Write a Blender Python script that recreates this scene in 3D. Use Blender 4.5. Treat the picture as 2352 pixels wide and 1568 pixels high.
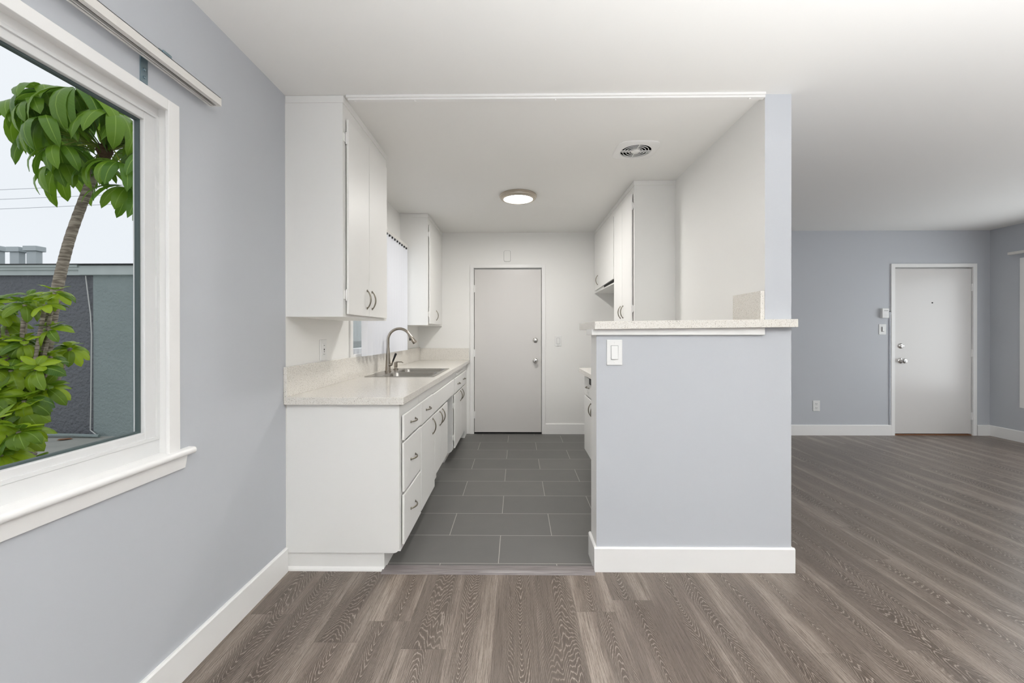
import bpy, bmesh, math, random
from mathutils import Vector, Matrix, Euler
random.seed(7)
S = bpy.context.scene
for o in list(bpy.data.objects): bpy.data.objects.remove(o)
COL = S.collection
PI = math.pi

# ------------------------------------------------------------------ camera, sky, lights, exposure
cam_d = bpy.data.cameras.new('camera'); cam = bpy.data.objects.new('camera', cam_d); COL.objects.link(cam)
cam_d.sensor_width = 36; cam_d.lens = 36 * 961.2 / 2352
cam_d.shift_x = 0.0002; cam_d.shift_y = -17.1 / 2352
cam_d.clip_start = 0.02; cam_d.clip_end = 200
_yaw, _pitch, _roll = 0.0112, -0.0021, 0.0009
cam.location = (0, 0, 1.2217)
cam.rotation_euler = (Matrix.Rotation(_yaw, 3, 'Z') @ Matrix.Rotation(PI/2 + _pitch, 3, 'X') @ Matrix.Rotation(-_roll, 3, 'Z')).to_euler()
S.camera = cam

W = bpy.data.worlds.new('overcast_sky'); S.world = W; W.use_nodes = True
wn = W.node_tree.nodes; wl = W.node_tree.links; wn.clear()
wo = wn.new('ShaderNodeOutputWorld'); wb = wn.new('ShaderNodeBackground')
wtc = wn.new('ShaderNodeTexCoord'); wns = wn.new('ShaderNodeTexNoise'); wr = wn.new('ShaderNodeValToRGB')
wns.inputs['Scale'].default_value = 1.6; wns.inputs['Detail'].default_value = 3
wr.color_ramp.elements[0].position = 0.3; wr.color_ramp.elements[0].color = (0.76, 0.80, 0.85, 1)
wr.color_ramp.elements[1].position = 0.75; wr.color_ramp.elements[1].color = (0.86, 0.885, 0.915, 1)
wl.new(wtc.outputs['Generated'], wns.inputs['Vector']); wl.new(wns.outputs['Fac'], wr.inputs['Fac'])
wl.new(wr.outputs['Color'], wb.inputs['Color']); wl.new(wb.outputs[0], wo.inputs[0])
wb.inputs['Strength'].default_value = 1.06

def area(name, loc, rot, sx, sy, power, col=(1, 1, 1), spread=None):
    d = bpy.data.lights.new(name, 'AREA'); d.shape = 'RECTANGLE'; d.size = sx; d.size_y = sy
    d.energy = power; d.color = col
    if spread: d.spread = spread
    o = bpy.data.objects.new(name, d); COL.objects.link(o); o.location = loc; o.rotation_euler = rot
    return o
# daylight just outside the window glass; the unseen rear one is added fill
area('rear_fill', (0.95, -3.30, 1.25), (PI/2, 0, 0), 2.9, 2.1, 14, (0.97, 0.985, 1.0))
# added fill lamps out of view, brightening the living-room ceiling
area('ceiling_fill', (1.2, -0.75, 0.80), (PI-0.05, 0, 0), 2.2, 1.3, 160, (0.97, 0.985, 1.0), spread=2.3)
area('ceiling_fill', (4.1, 0.3, 0.7), (PI, 0, 0), 2.2, 1.8, 42, (0.985, 0.99, 1.0), spread=2.8)
area('daylight_right', (5.86, 3.55, 1.22), (PI/2, 0, PI/2), 2.2, 1.5, 23, (0.93, 0.97, 1.0))
area('daylight_kitchen', (-1.45, 3.6, 1.60), (PI/2, 0, -PI/2), 1.1, 0.9, 4, (0.93, 0.97, 1.0))

S.view_settings.view_transform = 'Standard'; S.view_settings.look = 'None'
S.view_settings.gamma = 1; S.view_settings.use_curve_mapping = False
S.view_settings.exposure = 0.09

# ------------------------------------------------------------------ materials
def srgb(r, g, b):
    f = lambda c: (c/255/12.92) if c/255 <= 0.04045 else ((c/255+0.055)/1.055)**2.4
    return (f(r), f(g), f(b), 1)
def mat(name, col, rough=0.5, metal=0.0, bump=None, spec=0.5, var=None):
    m = bpy.data.materials.new(name); m.use_nodes = True; n = m.node_tree.nodes; l = m.node_tree.links
    b = n['Principled BSDF']; b.inputs['Base Color'].default_value = col
    b.inputs['Roughness'].default_value = rough; b.inputs['Metallic'].default_value = metal
    b.inputs['Specular IOR Level'].default_value = spec
    tc = n.new('ShaderNodeTexCoord')
    if bump:
        sc, st, di = bump
        t = n.new('ShaderNodeTexNoise'); t.inputs['Scale'].default_value = sc; t.inputs['Detail'].default_value = 3
        bp = n.new('ShaderNodeBump'); bp.inputs['Strength'].default_value = st; bp.inputs['Distance'].default_value = di
        l.new(tc.outputs['Object'], t.inputs['Vector']); l.new(t.outputs['Fac'], bp.inputs['Height']); l.new(bp.outputs[0], b.inputs['Normal'])
    if var:
        sc, c2 = var
        t = n.new('ShaderNodeTexNoise'); t.inputs['Scale'].default_value = sc; t.inputs['Detail'].default_value = 4
        mx = n.new('ShaderNodeMix'); mx.data_type = 'RGBA'; mx.inputs['A'].default_value = col; mx.inputs['B'].default_value = c2
        l.new(tc.outputs['Object'], t.inputs['Vector']); l.new(t.outputs['Fac'], mx.inputs['Factor']); l.new(mx.outputs['Result'], b.inputs['Base Color'])
    return m
M = {}
M['blue'] = mat('wall_paint_blue_grey', srgb(195, 198, 203), 0.55, bump=(60, 0.06, 0.004))
M['white_wall'] = mat('wall_paint_white', srgb(243, 242, 239), 0.5, bump=(60, 0.05, 0.004))
M['ceil'] = mat('ceiling_paint', srgb(242, 241, 238), 0.8, bump=(50, 0.05, 0.004))
M['trim'] = mat('trim_paint_white', srgb(243, 242, 240), 0.35)
M['cab'] = mat('cabinet_paint_white', srgb(241, 240, 237), 0.45, bump=(14, 0.02, 0.004))
M['door'] = mat('door_paint_white', srgb(218, 215, 212), 0.28, bump=(9, 0.03, 0.004))
M['plastic'] = mat('white_plastic', srgb(238, 238, 236), 0.35)
M['vinyl'] = mat('white_vinyl', srgb(226, 226, 225), 0.35)
M['gasket'] = mat('dark_gasket', srgb(70, 84, 84), 0.5)
M['slot'] = mat('dark_slot', srgb(20, 20, 20), 0.7)
M['black'] = mat('black_plastic', srgb(14, 14, 15), 0.5)
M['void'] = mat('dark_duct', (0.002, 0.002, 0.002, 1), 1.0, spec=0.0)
M['rawwood'] = mat('raw_wood_edge', srgb(150, 105, 75), 0.7)
M['nickel'] = mat('brushed_nickel', srgb(162, 154, 144), 0.24, 1.0, bump=(200, 0.05, 0.001))
M['nickel_rim'] = mat('satin_nickel_rim', srgb(205, 196, 184), 0.38, 1.0)
M['pewter'] = mat('dark_pewter', srgb(140, 134, 122), 0.30, 1.0)
M['chrome'] = mat('polished_chrome', srgb(215, 213, 210), 0.12, 1.0)
M['steel'] = mat('stainless_steel', srgb(165, 162, 157), 0.25, 1.0, bump=(120, 0.05, 0.001))
M['zinc'] = mat('zinc_bracket', srgb(150, 170, 180), 0.3, 1.0)
M['alu'] = mat('white_aluminium', srgb(226, 223, 218), 0.35)
M['slat'] = mat('blind_vinyl', srgb(232, 234, 240), 0.45)
M['fascia'] = mat('fascia_paint', srgb(196, 205, 203), 0.6, var=(5, srgb(176, 184, 182)))
M['stucco'] = mat('grey_stucco', srgb(112, 114, 117), 0.9, bump=(22, 0.8, 0.05), var=(3, srgb(108, 111, 117)))
M['stucco2'] = mat('green_grey_stucco', srgb(150, 162, 161), 0.9, bump=(30, 0.5, 0.03), var=(3, srgb(138, 150, 149)))
M['roof'] = mat('roofing_felt', srgb(60, 62, 62), 0.9, bump=(40, 0.5, 0.02))
M['concrete'] = mat('concrete', srgb(190, 190, 182), 0.9, bump=(30, 0.3, 0.01), var=(4, srgb(150, 150, 145)))
M['galv'] = mat('grey_vent_metal', srgb(196, 204, 206), 0.5)
M['cable'] = mat('white_cable', srgb(208, 208, 205), 0.5)
M['wire'] = mat('power_line', srgb(205, 208, 212), 0.6)
M['deadleaf'] = mat('dry_leaf', srgb(150, 105, 75), 0.8)
M['fiber'] = mat('brown_crown_fibre', srgb(110, 82, 60), 0.9, bump=(60, 0.8, 0.02))

def emis(name, col, st):
    m = bpy.data.materials.new(name); m.use_nodes = True; n = m.node_tree.nodes
    b = n['Principled BSDF']; b.inputs['Base Color'].default_value = (0.8, 0.8, 0.8, 1)
    b.inputs['Emission Color'].default_value = col; b.inputs['Emission Strength'].default_value = st
    return m
M['lamp'] = emis('lit_diffuser', (1.0, 0.97, 0.92, 1), 20.0)

def glass_mat():
    m = bpy.data.materials.new('window_glass'); m.use_nodes = True; n = m.node_tree.nodes; l = m.node_tree.links; n.clear()
    o = n.new('ShaderNodeOutputMaterial'); t = n.new('ShaderNodeBsdfTransparent'); g = n.new('ShaderNodeBsdfGlossy')
    t.inputs[0].default_value = (0.975, 0.98, 0.98, 1); g.inputs['Roughness'].default_value = 0.01
    f = n.new('ShaderNodeLayerWeight'); f.inputs[0].default_value = 0.12; mx = n.new('ShaderNodeMixShader')
    ml = n.new('ShaderNodeMath'); ml.operation = 'MULTIPLY'; ml.inputs[1].default_value = 0.5
    l.new(f.outputs[0], ml.inputs[0]); l.new(ml.outputs[0], mx.inputs[0]); l.new(t.outputs[0], mx.inputs[1]); l.new(g.outputs[0], mx.inputs[2]); l.new(mx.outputs[0], o.inputs[0])
    return m
M['glass'] = glass_mat()

class NT:
    """small helper to write shader maths"""
    def __init__(s, m): s.n = m.node_tree.nodes; s.l = m.node_tree.links
    def m(s, op, a, b=None, c=None):
        k = s.n.new('ShaderNodeMath'); k.operation = op
        for i, v in enumerate((a, b, c)):
            if v is None: continue
            if isinstance(v, (int, float)): k.inputs[i].default_value = v
            else: s.l.new(v, k.inputs[i])
        return k.outputs[0]
    def vec(s, x, y, z=0.0):
        k = s.n.new('ShaderNodeCombineXYZ')
        for i, v in enumerate((x, y, z)):
            if isinstance(v, (int, float)): k.inputs[i].default_value = v
            else: s.l.new(v, k.inputs[i])
        return k.outputs[0]
    def noise(s, v, sc=1.0, det=2.0, rough=0.5):
        k = s.n.new('ShaderNodeTexNoise'); k.inputs['Scale'].default_value = sc; k.inputs['Detail'].default_value = det; k.inputs['Roughness'].default_value = rough
        s.l.new(v, k.inputs['Vector']); return k.outputs['Fac']
    def wn(s, v):
        k = s.n.new('ShaderNodeTexWhiteNoise'); k.noise_dimensions = '2D'; s.l.new(v, k.inputs['Vector']); return k.outputs['Value'], k.outputs['Color']
    def mix(s, f, a, b):
        k = s.n.new('ShaderNodeMix'); k.data_type = 'RGBA'
        for nm, v in (('Factor', f), ('A', a), ('B', b)):
            if isinstance(v, (int, float, tuple)): k.inputs[nm].default_value = v
            else: s.l.new(v, k.inputs[nm])
        return k.outputs['Result']
    def ss(s, v, a, b):
        k = s.n.new('ShaderNodeMapRange'); k.interpolation_type = 'SMOOTHSTEP'; k.inputs['From Min'].default_value = a; k.inputs['From Max'].default_value = b
        s.l.new(v, k.inputs['Value']); return k.outputs['Result']

def wood_floor():
    m = bpy.data.materials.new('grey_oak_planks'); m.use_nodes = True; t = NT(m); b = t.n['Principled BSDF']
    g = t.n.new('ShaderNodeNewGeometry'); sp = t.n.new('ShaderNodeSeparateXYZ'); t.l.new(g.outputs['Position'], sp.inputs[0])
    X, Y = sp.outputs[0], sp.outputs[1]
    PW, PL = 0.1775, 1.22
    px = t.m('DIVIDE', t.m('SUBTRACT', X, 0.261), PW); ix = t.m('FLOOR', px); fx = t.m('FRACT', px)
    r1, _ = t.wn(t.vec(ix, 3.3))
    py = t.m('ADD', t.m('DIVIDE', Y, PL), t.m('MULTIPLY', r1, 7.0)); iy = t.m('FLOOR', py); fy = t.m('FRACT', py)
    r2, rc = t.wn(t.vec(ix, t.m('ADD', iy, 0.5)))
    sc = t.n.new('ShaderNodeSeparateColor'); t.l.new(rc, sc.inputs[0]); ra, rb, rd = sc.outputs
    xl = t.m('MULTIPLY', t.m('SUBTRACT', fx, 0.5), PW)      # metres across the plank
    yl = t.m('MULTIPLY', fy, PL)
    off = t.m('MULTIPLY', t.m('SUBTRACT', ra, 0.5), 0.075)
    # slow wander of the heart line
    seed = t.m('MULTIPLY', r2, 91.0)
    w1 = t.m('MULTIPLY', t.m('SUBTRACT', t.noise(t.vec(t.m('MULTIPLY', yl, 2.2), seed), 1.0, 1.0), 0.5), 0.05)
    xc = t.m('ADD', t.m('SUBTRACT', xl, off), w1)
    n2 = t.noise(t.vec(t.m('MULTIPLY', X, 11.0), t.m('MULTIPLY', Y, 1.5), seed), 1.0, 2.0, 0.5)
    n3 = t.noise(t.vec(t.m('MULTIPLY', X, 90.0), t.m('MULTIPLY', Y, 22.0), seed), 1.0, 2.0, 0.6)
    sgn = t.m('SUBTRACT', t.m('MULTIPLY', t.m('GREATER_THAN', rb, 0.45), 2.0), 1.0)
    q = t.m('ABSOLUTE', xc)
    bend = t.m('MULTIPLY', t.m('POWER', q, 1.6), t.m('ADD', 450.0, t.m('MULTIPLY', rd, 900.0)))
    F = t.m('ADD', t.m('ADD', t.m('MULTIPLY', t.m('MULTIPLY', yl, sgn), 34.0), bend), t.m('ADD', t.m('MULTIPLY', n2, 20.0), t.m('MULTIPLY', n3, 1.1)))
    fr = t.m('FRACT', F); tri = t.m('ABSOLUTE', t.m('SUBTRACT', t.m('MULTIPLY', fr, 2.0), 1.0))
    line = t.ss(tri, 0.66, 0.98)
    heart = t.m('SUBTRACT', 1.0, t.ss(t.m('ADD', q, t.m('MULTIPLY', t.m('SUBTRACT', n2, 0.5), 0.10)), 0.018, 0.090))
    # straight fine grain
    fg = t.noise(t.vec(t.m('MULTIPLY', X, 430.0), t.m('MULTIPLY', Y, 9.0), seed), 1.0, 3.0, 0.65)
    fg2 = t.noise(t.vec(t.m('MULTIPLY', X, 900.0), t.m('MULTIPLY', Y, 60.0), seed), 1.0, 2.0, 0.6)
    fgs = t.ss(t.m('ADD', t.m('MULTIPLY', fg, 0.7), t.m('MULTIPLY', fg2, 0.3)), 0.36, 0.64)
    tone = t.noise(t.vec(t.m('MULTIPLY', X, 9.0), t.m('MULTIPLY', Y, 0.8), seed), 1.0, 2.0, 0.5)
    dark = srgb(88, 74, 63); mid = srgb(116, 101, 89); light = srgb(196, 182, 168); pale = srgb(168, 153, 140)
    side = t.mix(fgs, mid, pale)
    side = t.mix(t.m('MULTIPLY', t.ss(tone, 0.60, 0.35), 0.75), side, dark)
    core = t.mix(t.m('MULTIPLY', fgs, 0.5), dark, mid)
    colr = t.mix(t.m('MULTIPLY', heart, 0.9), side, core)
    lf = t.m('MULTIPLY', line, t.m('ADD', 0.26, t.m('MULTIPLY', heart, 0.44)))
    colr = t.mix(t.m('MULTIPLY', lf, t.m('ADD', 0.45, t.m('MULTIPLY', fgs, 0.55))), colr, light)
    colr = t.mix(t.m('MULTIPLY', t.ss(fg, 0.46, 0.30), 0.55), colr, srgb(72, 60, 51))
    colr = t.mix(t.m('MULTIPLY', t.ss(tri, 0.30, 0.02), 0.35), colr, srgb(78, 65, 55))
    # plank to plank tone
    hsv = t.n.new('ShaderNodeHueSaturation'); t.l.new(colr, hsv.inputs['Color'])
    t.l.new(t.m('ADD', 0.93, t.m('MULTIPLY', rd, 0.16)), hsv.inputs['Value']); hsv.inputs['Saturation'].default_value = 0.9
    ex = t.m('MINIMUM', fx, t.m('SUBTRACT', 1.0, fx)); ey = t.m('MINIMUM', fy, t.m('SUBTRACT', 1.0, fy))
    seam = t.m('MAXIMUM', t.m('LESS_THAN', ex, 0.004), t.m('LESS_THAN', ey, 0.0009))
    colr = t.mix(t.m('MULTIPLY', seam, 0.28), hsv.outputs[0], srgb(60, 50, 44))
    t.l.new(colr, b.inputs['Base Color'])
    bp = t.n.new('ShaderNodeBump'); bp.inputs['Strength'].default_value = 0.25; bp.inputs['Distance'].default_value = 0.0015
    t.l.new(t.m('SUBTRACT', fgs, t.m('MULTIPLY', seam, 1.0)), bp.inputs['Height']); t.l.new(bp.outputs[0], b.inputs['Normal'])
    b.inputs['Roughness'].default_value = 0.32; b.inputs['Specular IOR Level'].default_value = 0.5
    return m
M['wood'] = wood_floor()

def tile_floor():
    m = bpy.data.materials.new('grey_porcelain_tile'); m.use_nodes = True; t = NT(m); b = t.n['Principled BSDF']
    g = t.n.new('ShaderNodeNewGeometry'); sp = t.n.new('ShaderNodeSeparateXYZ'); t.l.new(g.outputs['Position'], sp.inputs[0])
    P = 0.3083
    ry = t.m('DIVIDE', t.m('SUBTRACT', sp.outputs[1], 2.5255), P); iy = t.m('FLOOR', ry); fy = t.m('FRACT', ry)
    odd = t.m('FRACT', t.m('MULTIPLY', iy, 0.5))
    rx = t.m('ADD', t.m('DIVIDE', t.m('SUBTRACT', sp.outputs[0], 0.2112), 2*P), odd); ix = t.m('FLOOR', rx); fx = t.m('FRACT', rx)
    dx = t.m('MULTIPLY', t.m('MINIMUM', fx, t.m('SUBTRACT', 1.0, fx)), 2*P); dy = t.m('MULTIPLY', t.m('MINIMUM', fy, t.m('SUBTRACT', 1.0, fy)), P)
    gr = t.m('LESS_THAN', t.m('MINIMUM', dx, dy), 0.0019)
    r, _ = t.wn(t.vec(ix, iy))
    n1 = t.noise(g.outputs['Position'], 5.0, 4.0, 0.6); n2 = t.noise(g.outputs['Position'], 160.0, 2.0, 0.6)
    f = t.m('ADD', t.m('MULTIPLY', n1, 0.5), t.m('ADD', t.m('MULTIPLY', r, 0.3), t.m('MULTIPLY', n2, 0.25)))
    c = t.mix(f, srgb(90, 89, 88), srgb(113, 111, 108))
    c = t.mix(gr, c, srgb(176, 172, 165)); t.l.new(c, b.inputs['Base Color'])
    bp = t.n.new('ShaderNodeBump'); bp.inputs['Strength'].default_value = 0.4; bp.inputs['Distance'].default_value = 0.002; bp.invert = True
    t.l.new(gr, bp.inputs['Height']); t.l.new(bp.outputs[0], b.inputs['Normal'])
    b.inputs['Roughness'].default_value = 0.42
    return m
M['tile'] = tile_floor()

def quartz(name='speckled_quartz'):
    m = bpy.data.materials.new(name); m.use_nodes = True; t = NT(m); b = t.n['Principled BSDF']
    g = t.n.new('ShaderNodeNewGeometry')
    col = srgb(228, 225, 218)
    n1 = t.noise(g.outputs['Position'], 300.0, 2.0, 0.5)
    base = t.mix(t.ss(n1, 0.35, 0.65), srgb(224, 219, 210), srgb(236, 233, 227))
    for sc, thr, gate, c in ((150.0, 0.24, 0.74, srgb(140, 133, 124)), (240.0, 0.30, 0.55, srgb(188, 180, 168)), (100.0, 0.15, 0.72, srgb(96, 90, 84))):
        v = t.n.new('ShaderNodeTexVoronoi'); v.inputs['Scale'].default_value = sc; t.l.new(g.outputs['Position'], v.inputs['Vector'])
        s2 = t.n.new('ShaderNodeSeparateColor'); t.l.new(v.outputs['Color'], s2.inputs[0])
        k = t.m('MULTIPLY', t.m('LESS_THAN', v.outputs['Distance'], thr), t.m('GREATER_THAN', s2.outputs[0], gate))
        base = t.mix(t.m('MULTIPLY', k, 0.85), base, c)
    t.l.new(base, b.inputs['Base Color']); b.inputs['Roughness'].default_value = 0.16
    return m
M['quartz'] = quartz()

def strip_mat():
    m = bpy.data.materials.new('grey_wood_transition'); m.use_nodes = True; t = NT(m); b = t.n['Principled BSDF']
    g = t.n.new('ShaderNodeNewGeometry'); sp = t.n.new('ShaderNodeSeparateXYZ'); t.l.new(g.outputs['Position'], sp.inputs[0])
    f = t.noise(t.vec(t.m('MULTIPLY', sp.outputs[0], 6.0), t.m('MULTIPLY', sp.outputs[1], 260.0)), 1.0, 3.0, 0.6)
    t.l.new(t.mix(t.ss(f, 0.35, 0.65), srgb(112, 104, 104), srgb(140, 133, 132)), b.inputs['Base Color']); b.inputs['Roughness'].default_value = 0.4
    return m
M['strip'] = strip_mat()

def leaf_mat(name, c1, c2):
    m = bpy.data.materials.new(name); m.use_nodes = True; t = NT(m); b = t.n['Principled BSDF']; o = t.n['Material Output']
    at = t.n.new('ShaderNodeAttribute'); at.attribute_name = 'leaf'; at.attribute_type = 'GEOMETRY'
    sp = t.n.new('ShaderNodeSeparateColor'); t.l.new(at.outputs['Color'], sp.inputs[0])   # r: along, g: across 0..1, b: random
    g = t.n.new('ShaderNodeNewGeometry')
    n = t.noise(g.outputs['Position'], 14.0, 2.0)
    c = t.mix(t.m('ADD', t.m('MULTIPLY', sp.outputs[2], 0.75), t.m('MULTIPLY', n, 0.25)), c1, c2)
    rib = t.ss(sp.outputs[1], 0.10, 0.0)
    vein = t.m('MULTIPLY', t.ss(t.m('SINE', t.m('ADD', t.m('MULTIPLY', sp.outputs[0], 100.0), t.m('MULTIPLY', sp.outputs[1], -9.0))), 0.6, 1.0), 0.10)
    c = t.mix(t.m('MAXIMUM', t.m('MULTIPLY', rib, 0.8), vein), c, srgb(168, 200, 88))
    t.l.new(c, b.inputs['Base Color']); b.inputs['Roughness'].default_value = 0.32
    tr = t.n.new('ShaderNodeBsdfTranslucent'); t.l.new(c, tr.inputs[0]); mx = t.n.new('ShaderNodeMixShader'); mx.inputs[0].default_value = 0.35
    t.l.new(b.outputs[0], mx.inputs[1]); t.l.new(tr.outputs[0], mx.inputs[2]); t.l.new(mx.outputs[0], o.inputs[0])
    return m
M['leaf'] = leaf_mat('umbrella_tree_leaf', srgb(70, 118, 34), srgb(140, 178, 44))
M['leafb'] = leaf_mat('bright_shrub_leaf', srgb(48, 104, 20), srgb(190, 216, 42))

def bark():
    m = bpy.data.materials.new('ringed_bark'); m.use_nodes = True; t = NT(m); b = t.n['Principled BSDF']
    g = t.n.new('ShaderNodeNewGeometry'); sp = t.n.new('ShaderNodeSeparateXYZ'); t.l.new(g.outputs['Position'], sp.inputs[0])
    n = t.noise(g.outputs['Position'], 18.0, 3.0)
    f = t.noise(t.vec(t.m('MULTIPLY', sp.outputs[0], 9.0), t.m('MULTIPLY', sp.outputs[1], 9.0), t.m('MULTIPLY', sp.outputs[2], 75.0)), 1.0, 3.0, 0.7)
    t.l.new(t.mix(t.ss(f, 0.35, 0.65), srgb(112, 100, 88), srgb(178, 166, 150)), b.inputs['Base Color']); b.inputs['Roughness'].default_value = 0.9
    bp = t.n.new('ShaderNodeBump'); bp.inputs['Strength'].default_value = 0.6; bp.inputs['Distance'].default_value = 0.01
    t.l.new(f, bp.inputs['Height']); t.l.new(bp.outputs[0], b.inputs['Normal'])
    return m
M['bark'] = bark()

# ------------------------------------------------------------------ mesh helpers (all coordinates are world metres)
def box(bm, x0, x1, y0, y1, z0, z1, bev=0.0, seg=2):
    r = bmesh.ops.create_cube(bm, size=1.0)
    vs = r['verts']
    for v in vs:
        v.co = Vector(((x0+x1)/2 + v.co.x*abs(x1-x0), (y0+y1)/2 + v.co.y*abs(y1-y0), (z0+z1)/2 + v.co.z*abs(z1-z0)))
    if bev > 0:
        es = list({e for v in vs for e in v.link_edges})
        bmesh.ops.bevel(bm, geom=es, offset=bev, segments=seg, affect='EDGES', profile=0.5)
    return bm
def B(*a, **k):
    bm = bmesh.new(); box(bm, *a, **k); return bm
def tube(bm, pts, r, seg=10, caps=True):
    pts = [Vector(p) for p in pts]; n = len(pts)
    rs = r if isinstance(r, (list, tuple)) else [r]*n
    rings = []; prev = None
    for i, p in enumerate(pts):
        d = (pts[min(i+1, n-1)] - pts[max(i-1, 0)]).normalized()
        if prev is None:
            up = Vector((0, 0, 1)) if abs(d.z) < 0.9 else Vector((1, 0, 0))
            a = d.cross(up).normalized()
        else:
            a = (prev - d*prev.dot(d)).normalized()
        prev = a; bb = d.cross(a)
        rings.append([bm.verts.new(p + (a*math.cos(2*PI*k/seg) + bb*math.sin(2*PI*k/seg))*rs[i]) for k in range(seg)])
    for i in range(n-1):
        for k in range(seg):
            bm.faces.new((rings[i][k], rings[i][(k+1) % seg], rings[i+1][(k+1) % seg], rings[i+1][k]))
    if caps:
        bm.faces.new(rings[0][::-1]); bm.faces.new(rings[-1])
    return bm
AX = {'X': Matrix(((0, 0, 1), (0, 1, 0), (-1, 0, 0))), '-X': Matrix(((0, 0, -1), (0, 1, 0), (1, 0, 0))),
      'Z': Matrix.Identity(3), '-Z': Matrix(((1, 0, 0), (0, -1, 0), (0, 0, -1))), '-Y': Matrix(((1, 0, 0), (0, 0, -1), (0, 1, 0)))}
def lathe(bm, prof, loc, axis='Z', seg=32):
    R = AX[axis]; loc = Vector(loc); rings = []
    for r, z in prof:
        if r < 1e-6: rings.append([bm.verts.new(loc + R @ Vector((0, 0, z)))])
        else: rings.append([bm.verts.new(loc + R @ Vector((r*math.cos(2*PI*k/seg), r*math.sin(2*PI*k/seg), z))) for k in range(seg)])
    for a, b in zip(rings[:-1], rings[1:]):
        for k in range(seg):
            k2 = (k+1) % seg
            if len(a) == 1 and len(b) == 1: continue
            if len(a) == 1: bm.faces.new((a[0], b[k], b[k2]))
            elif len(b) == 1: bm.faces.new((a[k], a[k2], b[0]))
            else: bm.faces.new((a[k], a[k2], b[k2], b[k]))
    return bm
def prism(bm, poly, axis, a0, a1):
    """poly: 2D points; axis 'X': (y,z), 'Y': (x,z), 'Z': (x,y)"""
    def P(p, a):
        return {'X': (a, p[0], p[1]), 'Y': (p[0], a, p[1]), 'Z': (p[0], p[1], a)}[axis]
    v0 = [bm.verts.new(P(p, a0)) for p in poly]; v1 = [bm.verts.new(P(p, a1)) for p in poly]
    n = len(poly)
    bm.faces.new(v0); bm.faces.new(v1[::-1])
    for i in range(n): bm.faces.new((v0[i], v1[i], v1[(i+1) % n], v0[(i+1) % n]))
    return bm
WPOS = {}
def obj(name, bm, m, parent=None, smooth=None):
    bmesh.ops.recalc_face_normals(bm, faces=bm.faces)
    me = bpy.data.meshes.new(name)
    if parent is not None:
        w = WPOS[parent.name]
    else:
        xs = [v.co for v in bm.verts]
        mn = Vector((min(c.x for c in xs), min(c.y for c in xs), min(c.z for c in xs))); mx = Vector((max(c.x for c in xs), max(c.y for c in xs), max(c.z for c in xs)))
        w = Vector(((mn.x+mx.x)/2, (mn.y+mx.y)/2, mn.z))
    for v in bm.verts: v.co -= w
    if smooth:
        for f in bm.faces: f.smooth = True
        for e in bm.edges:
            if len(e.link_faces) == 2 and e.calc_face_angle(0) > math.radians(smooth): e.smooth = False
    bm.to_mesh(me); bm.free()
    for k in (m if isinstance(m, (list, tuple)) else [m]): me.materials.append(k)
    o = bpy.data.objects.new(name, me); COL.objects.link(o)
    if parent is not None: o.parent = parent
    else: o.location = w
    WPOS[o.name] = w
    return o
def thing(name, label, cat, loc, group=None):
    o = bpy.data.objects.new(name, None); COL.objects.link(o); o.location = loc; o.empty_display_size = 0.05
    o['label'] = label; o['category'] = cat
    if group: o['group'] = group
    WPOS[o.name] = Vector(loc)
    return o
def tag(o, label, cat, group=None):
    o['label'] = label; o['category'] = cat
    if group: o['group'] = group
    return o
def struct(name, bm, m, label=None, smooth=None):
    o = obj(name, bm, m, None, smooth); o['kind'] = 'structure'
    if label: o['label'] = label
    return o
def sroot(name, loc, label=None):
    o = bpy.data.objects.new(name, None); COL.objects.link(o); o.location = loc; o.empty_display_size = 0.05
    o['kind'] = 'structure'; WPOS[o.name] = Vector(loc)
    if label: o['label'] = label
    return o
def arcpts(cx, cy, r, a0, a1, n):
    return [(cx + r*math.cos(math.radians(a0+(a1-a0)*i/n)), cy + r*math.sin(math.radians(a0+(a1-a0)*i/n))) for i in range(n+1)]

# ------------------------------------------------------------------ room shell
XL, ZC = -1.185, 2.44
YF, YK, YR, XR = 2.154, 5.077, 5.04, 5.63
YB = -3.1
def wall_with_holes_x(name, x0, x1, y0, y1, holes, m):
    """wall running along Y with rectangular openings (ya, yb, za, zb)"""
    bm = bmesh.new(); y = y0
    for ya, yb, za, zb in sorted(holes):
        box(bm, x0, x1, y, ya, 0, ZC); box(bm, x0, x1, ya, yb, 0, za); box(bm, x0, x1, ya, yb, zb, ZC); y = yb
    box(bm, x0, x1, y, y1, 0, ZC)
    return struct(name, bm, m)
def wall_with_holes_y(name, y0, y1, x0, x1, holes, m):
    bm = bmesh.new(); x = x0
    for xa, xb, za, zb in sorted(holes):
        box(bm, x, xa, y0, y1, 0, ZC)
        if za > 0: box(bm, xa, xb, y0, y1, 0, za)
        box(bm, xa, xb, y0, y1, zb, ZC); x = xb
    box(bm, x, x1, y0, y1, 0, ZC)
    return struct(name, bm, m)
W1 = (-0.05, 1.413, 0.813, 1.985)      # left living-room window opening
W2 = (2.98, 4.20, 1.06, 2.06)          # kitchen window opening
W3 = (2.35, 4.68, 0.44, 2.00)          # right window opening
wall_with_holes_x('wall_left', XL-0.08, XL, YB, 2.135, [W1], M['blue'])
wall_with_holes_x('wall_kitchen_left', XL-0.15, XL, 2.135, YK, [W2], M['white_wall'])
DK = (-0.520, 0.310, 0, 2.015)         # kitchen back door opening
DR = (4.500, 5.424, 0, 2.005)          # entry door opening
wall_with_holes_y('wall_kitchen_back', YK, YK+0.12, XL-0.15, 1.27, [DK], M['white_wall'])
wall_with_holes_y('wall_entry', YR, YR+0.12, 1.404, XR+0.15, [DR], M['blue'])
wall_with_holes_x('wall_right', XR, XR+0.15, YB, YR, [W3], M['blue'])
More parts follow.
